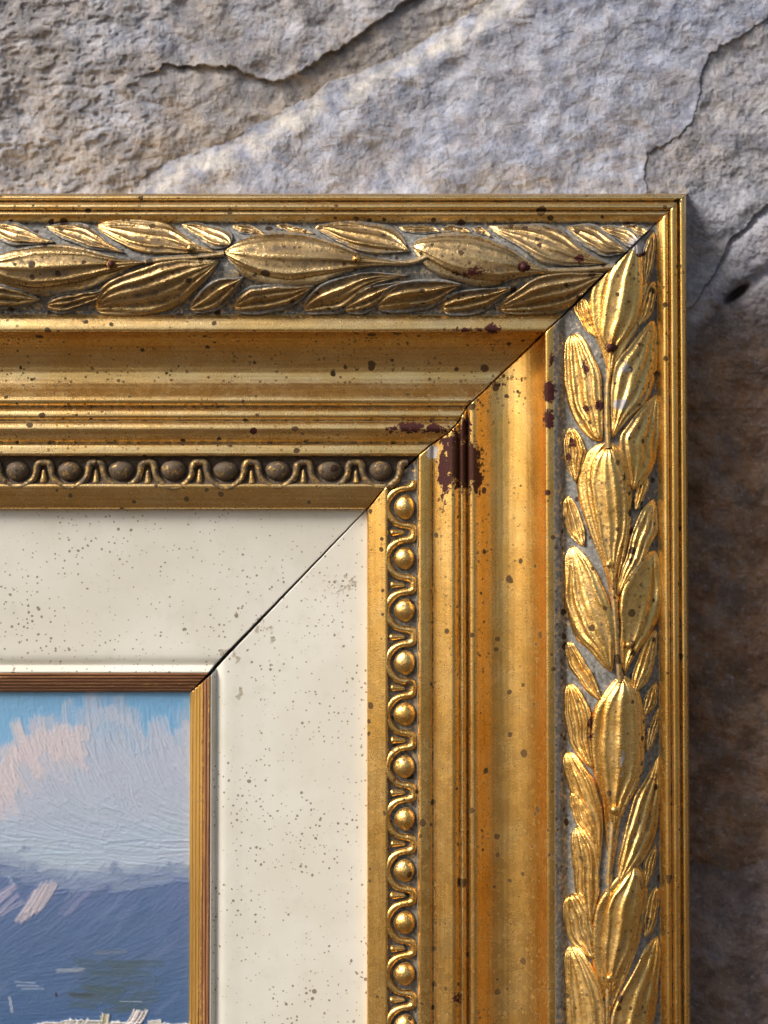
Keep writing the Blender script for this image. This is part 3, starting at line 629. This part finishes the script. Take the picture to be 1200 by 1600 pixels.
RIGHT = [
 ('bract', (985, 380), [(960, 402), (935, 430), (921, 462), (923, 500), (932, 530)], [(1003, 392), (1011, 430), (1009, 470), (1000, 505), (983, 535)], (951, 585), dict(hmax=8, veins=(-.85, -.6), grey=.25)),
 ('pod', (992, 376), [(968, 402), (952, 428), (943, 460), (938, 500), (938, 526), (945, 545)], [(1001, 388), (1004, 412), (1005, 440), (1003, 470), (995, 502), (980, 527), (966, 545)], (951, 606), dict(hmax=19, grey=.08, **POD)),
 ('leaf', (906, 462), [(896, 480), (904, 497), (916, 516)], [(917, 472), (924, 492), (930, 512)], (934, 530), dict(grey=.15)),
 ('leaf', (893, 521), [(885, 535), (883, 560), (885, 592), (889, 622), (897, 648), (910, 670), (925, 686)], [(906, 524), (917, 540), (927, 565), (936, 592), (939, 622), (941, 652)], (942, 690), dict(hmax=15, grey=.12)),
 ('leaf', (888, 667), [(884, 682), (883, 702), (887, 726), (892, 742)], [(898, 672), (909, 690), (913, 706), (908, 732)], (900, 756), dict(grey=.25)),
 ('leaf', (1022, 362), [(1007, 385), (1005, 420)], [(1024, 378), (1021, 412)], (1007, 448), dict(grm=.15)),
 ('leaf', (1024, 438), [(1013, 447), (1005, 467), (999, 490)], [(1025, 456), (1020, 482), (1009, 502)], (996, 510), dict(grm=.1)),
 ('leaf', (1021, 498), [(1005, 514), (985, 543), (965, 568), (958, 600), (956, 632)], [(1025, 516), (1025, 560), (1020, 592), (1006, 627), (982, 652)], (955, 688), dict(hmax=14, grey=.25)),
 ('leaf', (1026, 614), [(1006, 634), (986, 661), (971, 684), (974, 712), (982, 740)], [(1029, 640), (1026, 690), (1018, 732), (1006, 752)], (988, 768), dict(hmax=14, grey=.25)),
 ('leaf', (1012, 738), [(998, 755), (992, 780)], [(1013, 760), (1003, 788)], (992, 798), dict(hmax=8)),
 ('bract', (950, 688), [(930, 697), (912, 713), (902, 736), (903, 770), (911, 802), (921, 832), (934, 862), (945, 895), (953, 935)], [(968, 700), (980, 730), (987, 770), (986, 802), (981, 842), (974, 875), (968, 905)], (963, 1000), dict(hmax=8, veins=(-.85, -.55, .8), grey=.15)),
 ('pod', (950, 697), [(938, 705), (926, 722), (921, 750), (927, 800), (937, 850), (945, 878)], [(963, 706), (975, 735), (981, 780), (977, 830), (968, 868)], (957, 930), dict(hmax=17, veins=(-.75, -.15, .35, .8), vein_h=5.5, dome=.5, grey=.1)),
 ('leaf', (887, 773), [(881, 790), (885, 822), (895, 842)], [(897, 785), (907, 810), (914, 836)], (913, 854), dict(grey=.2)),
 ('leaf', (893, 851), [(884, 870), (884, 902), (887, 942), (893, 972), (905, 997), (925, 1018), (940, 1037)], [(907, 862), (927, 890), (942, 925), (954, 962), (960, 1000)], (957, 1052), dict(hmax=16, grey=.08, veins=(-.75, -.4, 0, .6))),
 ('leaf', (887, 1001), [(884, 1015), (891, 1042), (909, 1067), (924, 1087)], [(899, 1010), (914, 1035), (928, 1060)], (940, 1096), dict(grey=.2, veins=(-.7, .35))),
 ('leaf', (1022, 778), [(1006, 794), (995, 820), (984, 852), (973, 890), (967, 916)], [(1026, 800), (1025, 832), (1015, 853), (1000, 884)], (966, 932), dict(grey=.25)),
 ('leaf', (1024, 858), [(1005, 871), (989, 895), (975, 920), (970, 950), (972, 980), (970, 1012), (971, 1032)], [(1030, 880), (1030, 930), (1026, 962), (1015, 988), (1002, 1008), (986, 1033)], (977, 1056), dict(hmax=15, grey=.15, veins=(-.75, .25, .7))),
 ('leaf', (1025, 982), [(1011, 1000), (1000, 1025), (989, 1055)], [(1027, 1000), (1021, 1036), (1010, 1066)], (990, 1086), dict(grey=.35)),
 ('bract', (972, 1052), [(954, 1070), (938, 1092), (926, 1116), (923, 1150), (926, 1190), (933, 1222), (943, 1256), (946, 1300)], [(988, 1064), (1002, 1090), (1008, 1120), (1008, 1152), (1005, 1192), (996, 1229), (982, 1256), (968, 1290)], (955, 1372), dict(hmax=9, veins=(-.85, .8), grey=.12)),
 ('pod', (972, 1058), [(958, 1076), (945, 1100), (938, 1140), (937, 1190), (944, 1235), (950, 1262)], [(986, 1068), (998, 1092), (1002, 1120), (1003, 1150), (999, 1190), (990, 1225), (976, 1255)], (960, 1300), dict(hmax=18, grey=.05, **POD)),
 ('leaf', (888, 1066), [(883, 1085), (884, 1112), (889, 1142), (894, 1164), (910, 1188)], [(902, 1075), (914, 1096), (920, 1122), (921, 1152), (925, 1182)], (928, 1204), dict(grey=.15)),
 ('leaf', (885, 1173), [(881, 1190), (889, 1222), (899, 1252), (916, 1283), (925, 1320)], [(899, 1180), (917, 1205), (930, 1231), (939, 1266), (941, 1294), (939, 1330)], (935, 1372), dict(grey=.12, veins=(-.6, -.1, .5, .85))),
 ('leaf', (892, 1234), [(891, 1252), (897, 1277), (910, 1298)], [(903, 1245), (918, 1270), (928, 1296)], (930, 1322), dict(grey=.2, lift=2)),
 ('leaf', (899, 1290), [(893, 1310), (896, 1342), (900, 1380), (904, 1410)], [(917, 1300), (928, 1321), (933, 1352), (934, 1392)], (924, 1446), dict(grey=.2, veins=(-.7, -.2, .4))),
 ('leaf', (1026, 1063), [(1012, 1080), (1006, 1100)], [(1028, 1080), (1021, 1106)], (1007, 1120), dict(grm=.1)),
 ('leaf', (1029, 1104), [(1016, 1130), (1010, 1156)], [(1030, 1126), (1021, 1162)], (1011, 1176), dict(grm=.15)),
 ('leaf', (1030, 1178), [(1011, 1214), (995, 1245), (984, 1280), (974, 1320), (967, 1350)], [(1031, 1220), (1029, 1260), (1021, 1308), (1000, 1348)], (964, 1385), dict(hmax=13, grey=.2, grm=.1)),
 ('leaf', (1025, 1318), [(1010, 1340), (1005, 1360)], [(1026, 1342), (1015, 1377)], (1008, 1390), dict(grm=.15)),
 ('leaf', (1026, 1383), [(1012, 1402), (1006, 1440)], [(1029, 1402), (1022, 1452)], (1006, 1466), dict(grm=.15)),
 ('bract', (990, 1346), [(968, 1368), (948, 1390), (934, 1411), (926, 1440), (924, 1482), (929, 1514), (940, 1548)], [(1004, 1360), (1011, 1392), (1009, 1424), (1003, 1456), (989, 1497), (971, 1540)], (950, 1590), dict(hmax=9, veins=(-.8,), grey=.12)),
 ('pod', (990, 1350), [(968, 1383), (951, 1410), (943, 1450), (940, 1500), (944, 1528)], [(1001, 1364), (1005, 1392), (1003, 1422), (997, 1452), (984, 1492), (968, 1528)], (952, 1560), dict(hmax=18, grey=.05, **POD)),
 ('leaf', (888, 1398), [(881, 1415), (884, 1442), (892, 1467), (906, 1484)], [(907, 1396), (919, 1421), (925, 1452)], (929, 1502), dict(grey=.2)),
 ('leaf', (890, 1476), [(884, 1492), (885, 1522), (887, 1562), (892, 1622)], [(907, 1485), (922, 1510), (937, 1541), (944, 1582), (940, 1640)], (922, 1700), dict(grey=.2, veins=(-.6, -.1, .4, .85))),
 ('leaf', (1028, 1460), [(1010, 1480), (994, 1515), (976, 1547), (960, 1582), (954, 1622)], [(1031, 1490), (1028, 1532), (1021, 1582), (1002, 1642)], (960, 1690), dict(hmax=14, grey=.3, veins=(-.8, 0, .6))),
]
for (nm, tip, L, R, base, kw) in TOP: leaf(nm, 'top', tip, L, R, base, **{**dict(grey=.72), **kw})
for (nm, tip, L, R, base, kw) in TOP:
    if 340 <= tip[0] and base[0] <= 650: leaf(nm, 'top', tip, L, R, base, **{**dict(grey=.72), **kw}, shift=(-672, 0))
for (nm, tip, L, R, base, kw) in RIGHT: leaf(nm, 'right', tip, L, R, base, **{**dict(grey=.4), **kw})
for (nm, tip, L, R, base, kw) in RIGHT:
    if 680 <= tip[1] and base[1] <= 1340: leaf(nm, 'right', tip, L, R, base, **{**dict(grey=.4), **kw}, shift=(0, 915))

STEMS = [('top', [(226, 410), (260, 405), (300, 402), (350, 396)]), ('top', [(846, 424), (890, 423), (925, 421), (962, 417)]), ('top', [(590, 409), (620, 411), (650, 408), (668, 400)]),
         ('right', [(951, 575), (949, 620), (949, 660), (951, 700)]), ('right', [(957, 905), (961, 955), (964, 1005), (969, 1056), (970, 1066)]), ('right', [(958, 1285), (955, 1325), (952, 1360), (951, 1400)]), ('right', [(951, 1545), (949, 1580), (948, 1630), (950, 1700)])]
def stem(which, pts, w0=6.5):
    C = smooth_curve(pts, 40); T = np.gradient(C, axis=0); T /= np.hypot(*T.T)[:, None]; Q = np.stack([-T[:, 1], T[:, 0]], -1)
    k = 9; s = np.linspace(-1, 1, k)[None, :]
    px = C[:, :1]+Q[:, :1]*s*w0; py = C[:, 1:]+Q[:, 1:]*s*w0
    d = (py-YOUT) if which == 'top' else np.interp(XOUT-px, [b for a, b in MAPX], [a for a, b in MAPX])
    H = h_at(d) - 3 + 12*np.sqrt(np.clip(1-s*s, 0, 1)); V = unp(px, py, H)
    w = damage(px, py); w[..., 1] = np.maximum(w[..., 1], 0.35+0.5*np.abs(s)**2)
    nrm = np.cross(V[1:, 1:]-V[:-1, :-1], V[1:, :-1]-V[:-1, 1:]).sum((0, 1))
    make_obj('stem', V.reshape(-1, 3), grid_faces(40, k, flip=bool(nrm[1] > 0)), M_tarn if which == 'top' else M_orn, rail_top if which == 'top' else rail_right, {'wear': w.reshape(-1, 4), 'grime_shade': np.full(40*k, .3)})
for a in STEMS: stem(*a)

def ball(name, which, px, py, r, hgt, grey=.1, grm=.1, sx=1.0, sy=1.0):
    nu, nvv = 18, 10
    th = np.linspace(0, 2*math.pi, nu, endpoint=False)[None, :]; ph = np.linspace(0.0, math.pi*0.62, nvv)[:, None]
    x = px + r*sx*np.sin(ph)*np.cos(th); y = py + r*sy*np.sin(ph)*np.sin(th); z = hgt + r*np.cos(ph)+0*th
    d0 = (py-YOUT) if which == 'top' else float(np.interp(XOUT-px, [b for a, b in MAPX], [a for a, b in MAPX]))
    V = unp(x, y, h_at(d0)+z).reshape(-1, 3)
    F = []
    for i in range(nvv-1):
        for j in range(nu):
            F.append((i*nu+j, (i+1)*nu+j, (i+1)*nu+(j+1) % nu, i*nu+(j+1) % nu))
    w = damage(x, y).reshape(-1, 4); w[:, 1] = np.maximum(w[:, 1], grey)
    return make_obj(name, V, F, M_orn, rail_top if which == 'top' else rail_right, {'wear': w, 'grime_shade': np.full(len(w), grm)})
for (x, y, r) in ((173, 413, 7), (296, 387, 7), (557, 404, 6.5), (819, 417, 6.5)): ball('knob', 'top', x, y, r, 13)
for (x, y, r) in ((954, 543, 8), (952, 882, 6), (983, 1008, 6), (961, 1266, 8), (953, 1529, 6)): ball('knob', 'right', x, y, r, 13)

# ------------------------------------------------------------------ egg and dart border, shared meshes
def local_mesh(name, V, F, wear, grime_shade):
    me = bpy.data.meshes.new(name); me.from_pydata((np.asarray(V)*S).tolist(), [], [tuple(f) for f in F])
    me.polygons.foreach_set('use_smooth', [True]*len(me.polygons))
    a = me.attributes.new('wear', 'FLOAT_COLOR', 'POINT'); a.data.foreach_set('color', np.asarray(wear, np.float32).ravel())
    b = me.attributes.new('grime_shade', 'FLOAT', 'POINT'); b.data.foreach_set('value', np.asarray(grime_shade, np.float32))
    me.materials.append(M_orn); me.update(); return me
def egg_mesh(dark):
    nu, nvv = 22, 12; th = np.linspace(0, 2*math.pi, nu, endpoint=False)[None, :]; ph = np.linspace(0, math.pi*0.55, nvv)[:, None]
    a = 19.5*np.sin(ph)*np.cos(th); c = np.sin(ph)*np.sin(th); dd = np.where(c > 0, 18.0, 15.0)*c; z = (14 if dark else 16)*np.cos(ph)+0*th
    a = a*(1-0.10*np.clip(c, 0, 1))
    V = np.stack([a, dd, z], -1).reshape(-1, 3); F = []
    for i in range(nvv-1):
        for j in range(nu): F.append((i*nu+j, (i+1)*nu+j, (i+1)*nu+(j+1) % nu, i*nu+(j+1) % nu))
    low = np.clip(1-V[:, 2]/9, 0, 1)
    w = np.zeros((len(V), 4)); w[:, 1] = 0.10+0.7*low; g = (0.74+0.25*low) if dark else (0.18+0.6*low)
    return local_mesh('egg', V, F, w, g)
def surround_mesh(dark):
    pts = [(-40.5, -12), (-36, -12), (-32, -10.5), (-29.5, -5)] + [(-29*math.cos(a), -2+29.5*math.sin(a)) for a in np.linspace(0.12, math.pi-0.12, 11)] + [(29.5, -5), (32, -10.5), (36, -12), (40.5, -12)]
    C = smooth_curve(pts, 64); T = np.gradient(C, axis=0); T /= np.hypot(*T.T)[:, None]; Nn = np.stack([-T[:, 1], T[:, 0]], -1)
    k = 9; ang = np.linspace(0, math.pi, k)
    rad = 6.4 + 0.6*np.sin(np.arange(64)*0.35)
    V = np.zeros((64, k, 3))
    for j, a in enumerate(ang):
        V[:, j, :2] = C + Nn*(np.cos(a)*rad)[:, None]; V[:, j, 2] = -2 + np.sin(a)*11.0
    V[:, 0, 2] = V[:, -1, 2] = -3
    F = grid_faces(64, k, flip=True); Vr = V.reshape(-1, 3)
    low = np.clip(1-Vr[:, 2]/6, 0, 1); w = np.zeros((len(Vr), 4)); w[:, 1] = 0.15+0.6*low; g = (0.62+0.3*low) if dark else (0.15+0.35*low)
    return local_mesh('egg_surround', Vr, F, w, g)
def dart_mesh(dark):
    n, m = 16, 11; t = np.linspace(0, 1, n)[:, None]; s = np.linspace(-1, 1, m)[None, :]
    dd = 0 + 25*t + 0*s; wd = (4.0+4.2*t**1.4)*np.clip((1-t)/0.16, 0, 1)**0.5*np.clip(t/0.06, 0.2, 1)
    a = s*wd; z = -3 + (9+3.5*t)*np.sqrt(np.clip(1-s*s, 0, 1))*np.clip((1-t)/0.2, 0, 1)**0.4
    V = np.stack([a, dd, z], -1).reshape(-1, 3); F = grid_faces(n, m, flip=True)
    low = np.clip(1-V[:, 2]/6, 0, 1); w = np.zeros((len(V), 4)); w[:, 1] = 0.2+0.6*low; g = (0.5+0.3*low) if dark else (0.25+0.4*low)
    return local_mesh('dart', V, F, w, g)
def fix_normals(me):
    bm = bmesh.new(); bm.from_mesh(me); s = sum(f.normal.z*f.calc_area() for f in bm.faces)
    if s < 0: bmesh.ops.reverse_faces(bm, faces=bm.faces[:])
    bm.to_mesh(me); bm.free()
ROT = {'top': Matrix(((-1, 0, 0), (0, 0, -1), (0, -1, 0))), 'right': Matrix(((0, -1, 0), (0, 0, -1), (1, 0, 0)))}
for which, phase, k0, k1, dctr in (('top', 29.0, -4, 8, 430.5), ('right', 792.0, 0, 18, 430.5)):
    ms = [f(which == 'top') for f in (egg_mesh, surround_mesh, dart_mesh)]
    for me in ms: fix_normals(me)
    rail = rail_top if which == 'top' else rail_right
    pitch = 81.0
    for k in range(k0, k1):
        al = phase + k*pitch
        for me, da in zip(ms, (0, 0, 40.5)):
            a = al + da
            if which == 'top':
                px, py = a, YOUT+dctr+1
                if px + py > 1373 - 22: continue
                loc = unp(px, py, 66); loc[2] = unp(W2, py, 66)[2]; sc = 1-66/D
            else:
                px, py = XOUT-float(d_right(dctr))+3, a
                loc = unp(px, py, 66); loc[0] = unp(px, YREF, 66)[0]; sc = 1-66/D
            o = bpy.data.objects.new(me.name.split('.')[0], me); link(o, rail)
            dsc = 1.0 if which == 'top' else 1.06
            jr = lambda a: 1+rng.uniform(-a, a)
            jl = Vector((rng.uniform(-.9, .9)*S, rng.uniform(-.8, 1.4)*S, rng.uniform(-.9, .9)*S)) if da or me is ms[0] else Vector((0, rng.uniform(-.5, 1.2)*S, 0))
            o.matrix_local = Matrix.Translation(Vector(loc.tolist()) + jl - world_loc(rail)) @ ROT[which].to_4x4() @ Matrix.Rotation(rng.uniform(-.05, .05) if me is not ms[1] else 0, 4, 'Z') @ Matrix.Diagonal((sc*(jr(.06) if me is not ms[1] else 1.01), sc*dsc*jr(.04), sc*jr(.08), 1))

# ------------------------------------------------------------------ the oil painting
def paint():
    st = 1.5; x0, x1, y0, y1 = -330.0, 306.0, 1070.0, 1770.0
    nx, ny = int((x1-x0)/st)+1, int((y1-y0)/st)+1
    X, Y = np.meshgrid(x0+np.arange(nx)*st, y0+np.arange(ny)*st, indexing='ij')
    sky_c, sky_d = srgb(126, 176, 212), srgb(108, 162, 206); pink = srgb(204, 194, 197); lav = srgb(178, 187, 203); pale = srgb(172, 186, 203); hill = srgb(98, 117, 156); hill2 = srgb(86, 110, 147); deep = srgb(76, 104, 143); green = srgb(78, 96, 108); cream = srgb(206, 200, 190)
    def cloud_top(x):
        return np.interp(x, [-330, -200, -60, 0, 20, 45, 65, 95, 120, 135, 150, 165, 190, 210, 222, 240, 260, 280, 300], [1190, 1150, 1200, 1190, 1168, 1150, 1135, 1130, 1138, 1118, 1104, 1098, 1106, 1120, 1142, 1140, 1138, 1136, 1134])
    def hill_top(x): return np.interp(x, [-330, -100, 0, 30, 60, 100, 150, 200, 240, 300], [1340, 1330, 1346, 1352, 1366, 1374, 1376, 1370, 1362, 1360])
    def colour(x, y, r):
        if y < cloud_top(x): return sky_c*(1-0.5*(x+50)/400) + sky_d*0.5*(x+50)/400
        if y < hill_top(x):
            dpt = y - cloud_top(x)
            k = min(1, max(0, (x-30)/120))
            c = pink*(1-k)+lav*k if dpt < 75 else lav
            q = min(1, max(0, (y-1225)/90)); c = c*(1-q)+pale*q
            if 118 < x < 215 and y < 1150: c = lav*0.7+sky_c*0.3
            return c
        if 215 < y-1300+190 and False: return hill
        q = min(1, max(0, (y-1370)/130)); c = hill*(1-q)+hill2*q
        q2 = min(1, max(0, (y-1500)/90)); c = c*(1-q2)+deep*q2
        e = ((x-175)/75)**2+((y-1535)/42)**2
        if e < 1: c = c*(0.35+0.5*e)+green*(0.65-0.5*e)
        return c
    C = np.zeros((nx, ny, 3)); H = np.zeros((nx, ny))
    for i in range(0, nx, 3):
        for j in range(0, ny, 3): C[i:i+3, j:j+3] = colour(X[i, j], Y[i, j], None)
    r = random.Random(11)
    def stroke(cx, cy, ang, ln, wd, col, curve=0.0, hh=1.0, alpha=0.95, dens=2.1):
        R = ln*0.5+wd+3
        i0, i1 = max(0, int((cx-R-x0)/st)), min(nx, int((cx+R-x0)/st)+1); j0, j1 = max(0, int((cy-R-y0)/st)), min(ny, int((cy+R-y0)/st)+1)
        if i1 <= i0 or j1 <= j0: return
        x = X[i0:i1, j0:j1]-cx; y = Y[i0:i1, j0:j1]-cy
        u = x*math.cos(ang)+y*math.sin(ang); v = -x*math.sin(ang)+y*math.cos(ang)
        v = v - curve*(u*u)/max(ln, 1)
        un = u/(ln/2); vn = v/(wd/2); sd = r.random()*100
        rag = 0.18*pnoise(v/2.2+sd, u*0+sd, 3)
        m = sstep(1.0, 0.86, np.abs(un)+rag)*sstep(1.0, 0.82, np.abs(vn)+0.06*pnoise(u/9+sd, v*0, 4))
        br = pnoise(v/dens+sd, u/170+sd*1.7, 5)
        dry = sstep(-0.75, -0.25, br + 0.5*(1-un)*0.6)
        m = m*(0.35+0.65*dry)*alpha
        jit = 1+0.05*br
        C[i0:i1, j0:j1] = C[i0:i1, j0:j1]*(1-m[..., None]) + (col[None, None]*jit[..., None])*m[..., None]
        hb = hh*(0.55*br + 0.30 + 0.5*np.exp(-((np.abs(vn)-0.86)/0.12)**2) + 0.25*np.exp(-((un-0.9)/0.07)**2))
        H[i0:i1, j0:j1] = H[i0:i1, j0:j1]*(1-m*0.75) + hb*m
    def jitter(c, a=0.05):
        k = 1+r.uniform(-a, a); return np.clip(c*k*np.array([1+r.uniform(-a, a)*.6, 1+r.uniform(-a, a)*.4, 1+r.uniform(-a, a)*.6]), 0, 1)
    for _ in range(2200):
        cx, cy = r.uniform(x0, x1), r.uniform(y0, y1)
        if cx < -60 and r.random() < 0.35: continue
        c = colour(cx, cy, r)
        if cy < cloud_top(cx)-6: ang, ln, wd, cu, hh = 1.5+r.uniform(-.12, .12), r.uniform(26, 52), r.uniform(12, 22), 0, 0.35
        elif cy < hill_top(cx)-12:
            f = min(1, max(0, (cy-1130)/190.0)); ang = 1.45*(1-f)+0.08*f + r.uniform(-.14, .14)
            ln, wd, cu, hh = r.uniform(40, 90), r.uniform(14, 30), r.uniform(-.30, -.05), 0.9
        else:
            f = min(1, max(0, (cy-1380)/190.0)); ang = -0.8*(1-f)-0.1*f+r.uniform(-.18, .18); ln, wd, cu, hh = r.uniform(40, 90), r.uniform(12, 26), r.uniform(-.1, .1), 0.5
        stroke(cx, cy, ang, ln, wd, jitter(c, .04), cu, hh, .6, 2.1)
    # sky edge and cloud crests
    for x in range(-40, 300, 9):
        y = cloud_top(x); c = pink if x < 135 else lav
        stroke(x+r.uniform(-3, 3), y+16+r.uniform(-4, 8), 1.35+r.uniform(-.35, .3), r.uniform(20, 32), r.uniform(12, 18), jitter(c, .03), r.uniform(-.5, .5), 1.0, .6)
    for _ in range(60):
        x = r.uniform(-10, 130); stroke(x, cloud_top(x)+r.uniform(20, 72), 1.2+r.uniform(-.5, .3), r.uniform(34, 58), r.uniform(12, 20), jitter(pink, .035), r.uniform(-.5, -.1), 1.3, .5, 2.5)
    for _ in range(16): stroke(r.uniform(0, 300), r.uniform(1315, 1350), r.uniform(-.1, .12), r.uniform(60, 110), r.uniform(6, 12), jitter(pale, .04), 0, .8)
    for x in range(-40, 305, 10): stroke(x, hill_top(x)+12+r.uniform(-3, 5), -0.1+r.uniform(-.5, .3), r.uniform(26, 46), r.uniform(10, 16), jitter(hill, .05), 0, .8)
    for _ in range(70): stroke(r.uniform(-40, 300), r.uniform(1380, 1590), -0.75+r.uniform(-.25, .3), r.uniform(30, 70), r.uniform(5, 12), jitter(r.choice([hill, hill2, deep, lav*0.2+hill*0.8, deep*0.85]), .05), r.uniform(-.1, .1), 0.6, .25, 2.0)
    for _ in range(26): stroke(r.uniform(20, 300), r.uniform(1180, 1270), 1.0+r.uniform(-.3, .3), r.uniform(50, 90), r.uniform(14, 24), jitter(lav, .03), r.uniform(-.4, -.15), 1.1, .5, 2.4)
    for x in range(-40, 305, 6): stroke(x+r.uniform(-4, 4), hill_top(x)+r.uniform(-10, 16), r.uniform(-.25, .15), r.uniform(34, 60), r.uniform(10, 16), jitter((pale*0.45+hill*0.55), .04), 0, .6, .33)
    # pink thick strokes, sweep of scumble
    for k in range(5): stroke(52+k*7-8, 1415+k*-3+r.uniform(-4, 4), 2.15+r.uniform(-.1, .1), 58, 15, jitter(srgb(188, 180, 188), .03), .12, 1.5, .7, 2.2)
    for k in range(7): stroke(10+r.uniform(-14, 10), 1402+r.uniform(-20, 26), -0.65+r.uniform(-.15, .15), 46, 8, jitter(srgb(168, 165, 188), .04), .1, 1.1, .5)
    for k in range(5): stroke(118+r.uniform(-18, 28), 1405+r.uniform(-14, 12), -0.8, 52, 6, jitter(srgb(140, 145, 175), .04), .05, 0.9, .3)
    for k in range(22): stroke(175+r.uniform(-48, 60), 1540+r.uniform(-40, 40), r.uniform(-.15, .15), r.uniform(34, 66), r.uniform(8, 13), jitter(srgb(80, 98, 106), .05), 0, .5, .5)
    stroke(128, 1555, 0, 40, 8, srgb(72, 82, 88), 0, .7, .8); stroke(172, 1488, -.05, 56, 8, srgb(108, 120, 138), 0, .9, .6); stroke(110, 1516, -.05, 46, 7, srgb(160, 168, 178), 0, 1.0, .55)
    for k in range(3): stroke(45+r.uniform(-8, 8), 1535+k*5, 0.02, 38, 3, srgb(150, 165, 190), 0, .8, .6)
    stroke(17, 1570, 1.4, 28, 5, srgb(180, 188, 200), 0, 1.2, .6); stroke(88, 1554, 1.4, 7, 4, srgb(60, 25, 50), 0, 1.0, .9); stroke(205, 1565, .02, 36, 2.5, srgb(150, 165, 185), 0, .8, .7)
    for x in range(60, 306, 13): stroke(x, 1603+r.uniform(-4, 4), r.uniform(-.2, .2), r.uniform(22, 34), r.uniform(10, 14), jitter(cream, .05), 0, 2.4)
    stroke(163, 1596, -1.4, 26, 15, jitter(srgb(200, 190, 165)), 0, 2.5)
    for k in range(5): stroke(206+k*4.5, 1590+r.uniform(-3, 3), 2.1, 26, 6, jitter(srgb(215, 206, 200)), .2, 3.0)
    for k in range(4): stroke(108+k*9, 1597+r.uniform(-3, 2), 2.2, 14, 6, jitter(cream), .2, 2.0)
    for _ in range(700):
        cx, cy = r.uniform(x0, x1), r.uniform(1612, y1)
        stroke(cx, cy, r.uniform(-.3, .3), r.uniform(26, 60), r.uniform(8, 16), jitter(cream*0.8 if cy < 1650 else srgb(120, 128, 120), .12), 0, 1.0)
    H += 0.10*fbm(X/6, Y/6, 3, 91) + 0.16*pnoise(X/2.6, Y/2.6, 93)
    V = unp(X, Y, 22+1.25*H).reshape(-1, 3)
    col = np.concatenate([np.clip(C.reshape(-1, 3)*0.92, 0, 1), np.ones((nx*ny, 1))], 1)
    o = make_obj('oil_painting', V, grid_faces(nx, ny), M_oil, None, {'paint': col})
    tag(o, 'small oil painting of clouds over blue hills set inside the cream liner', 'painting')
paint()
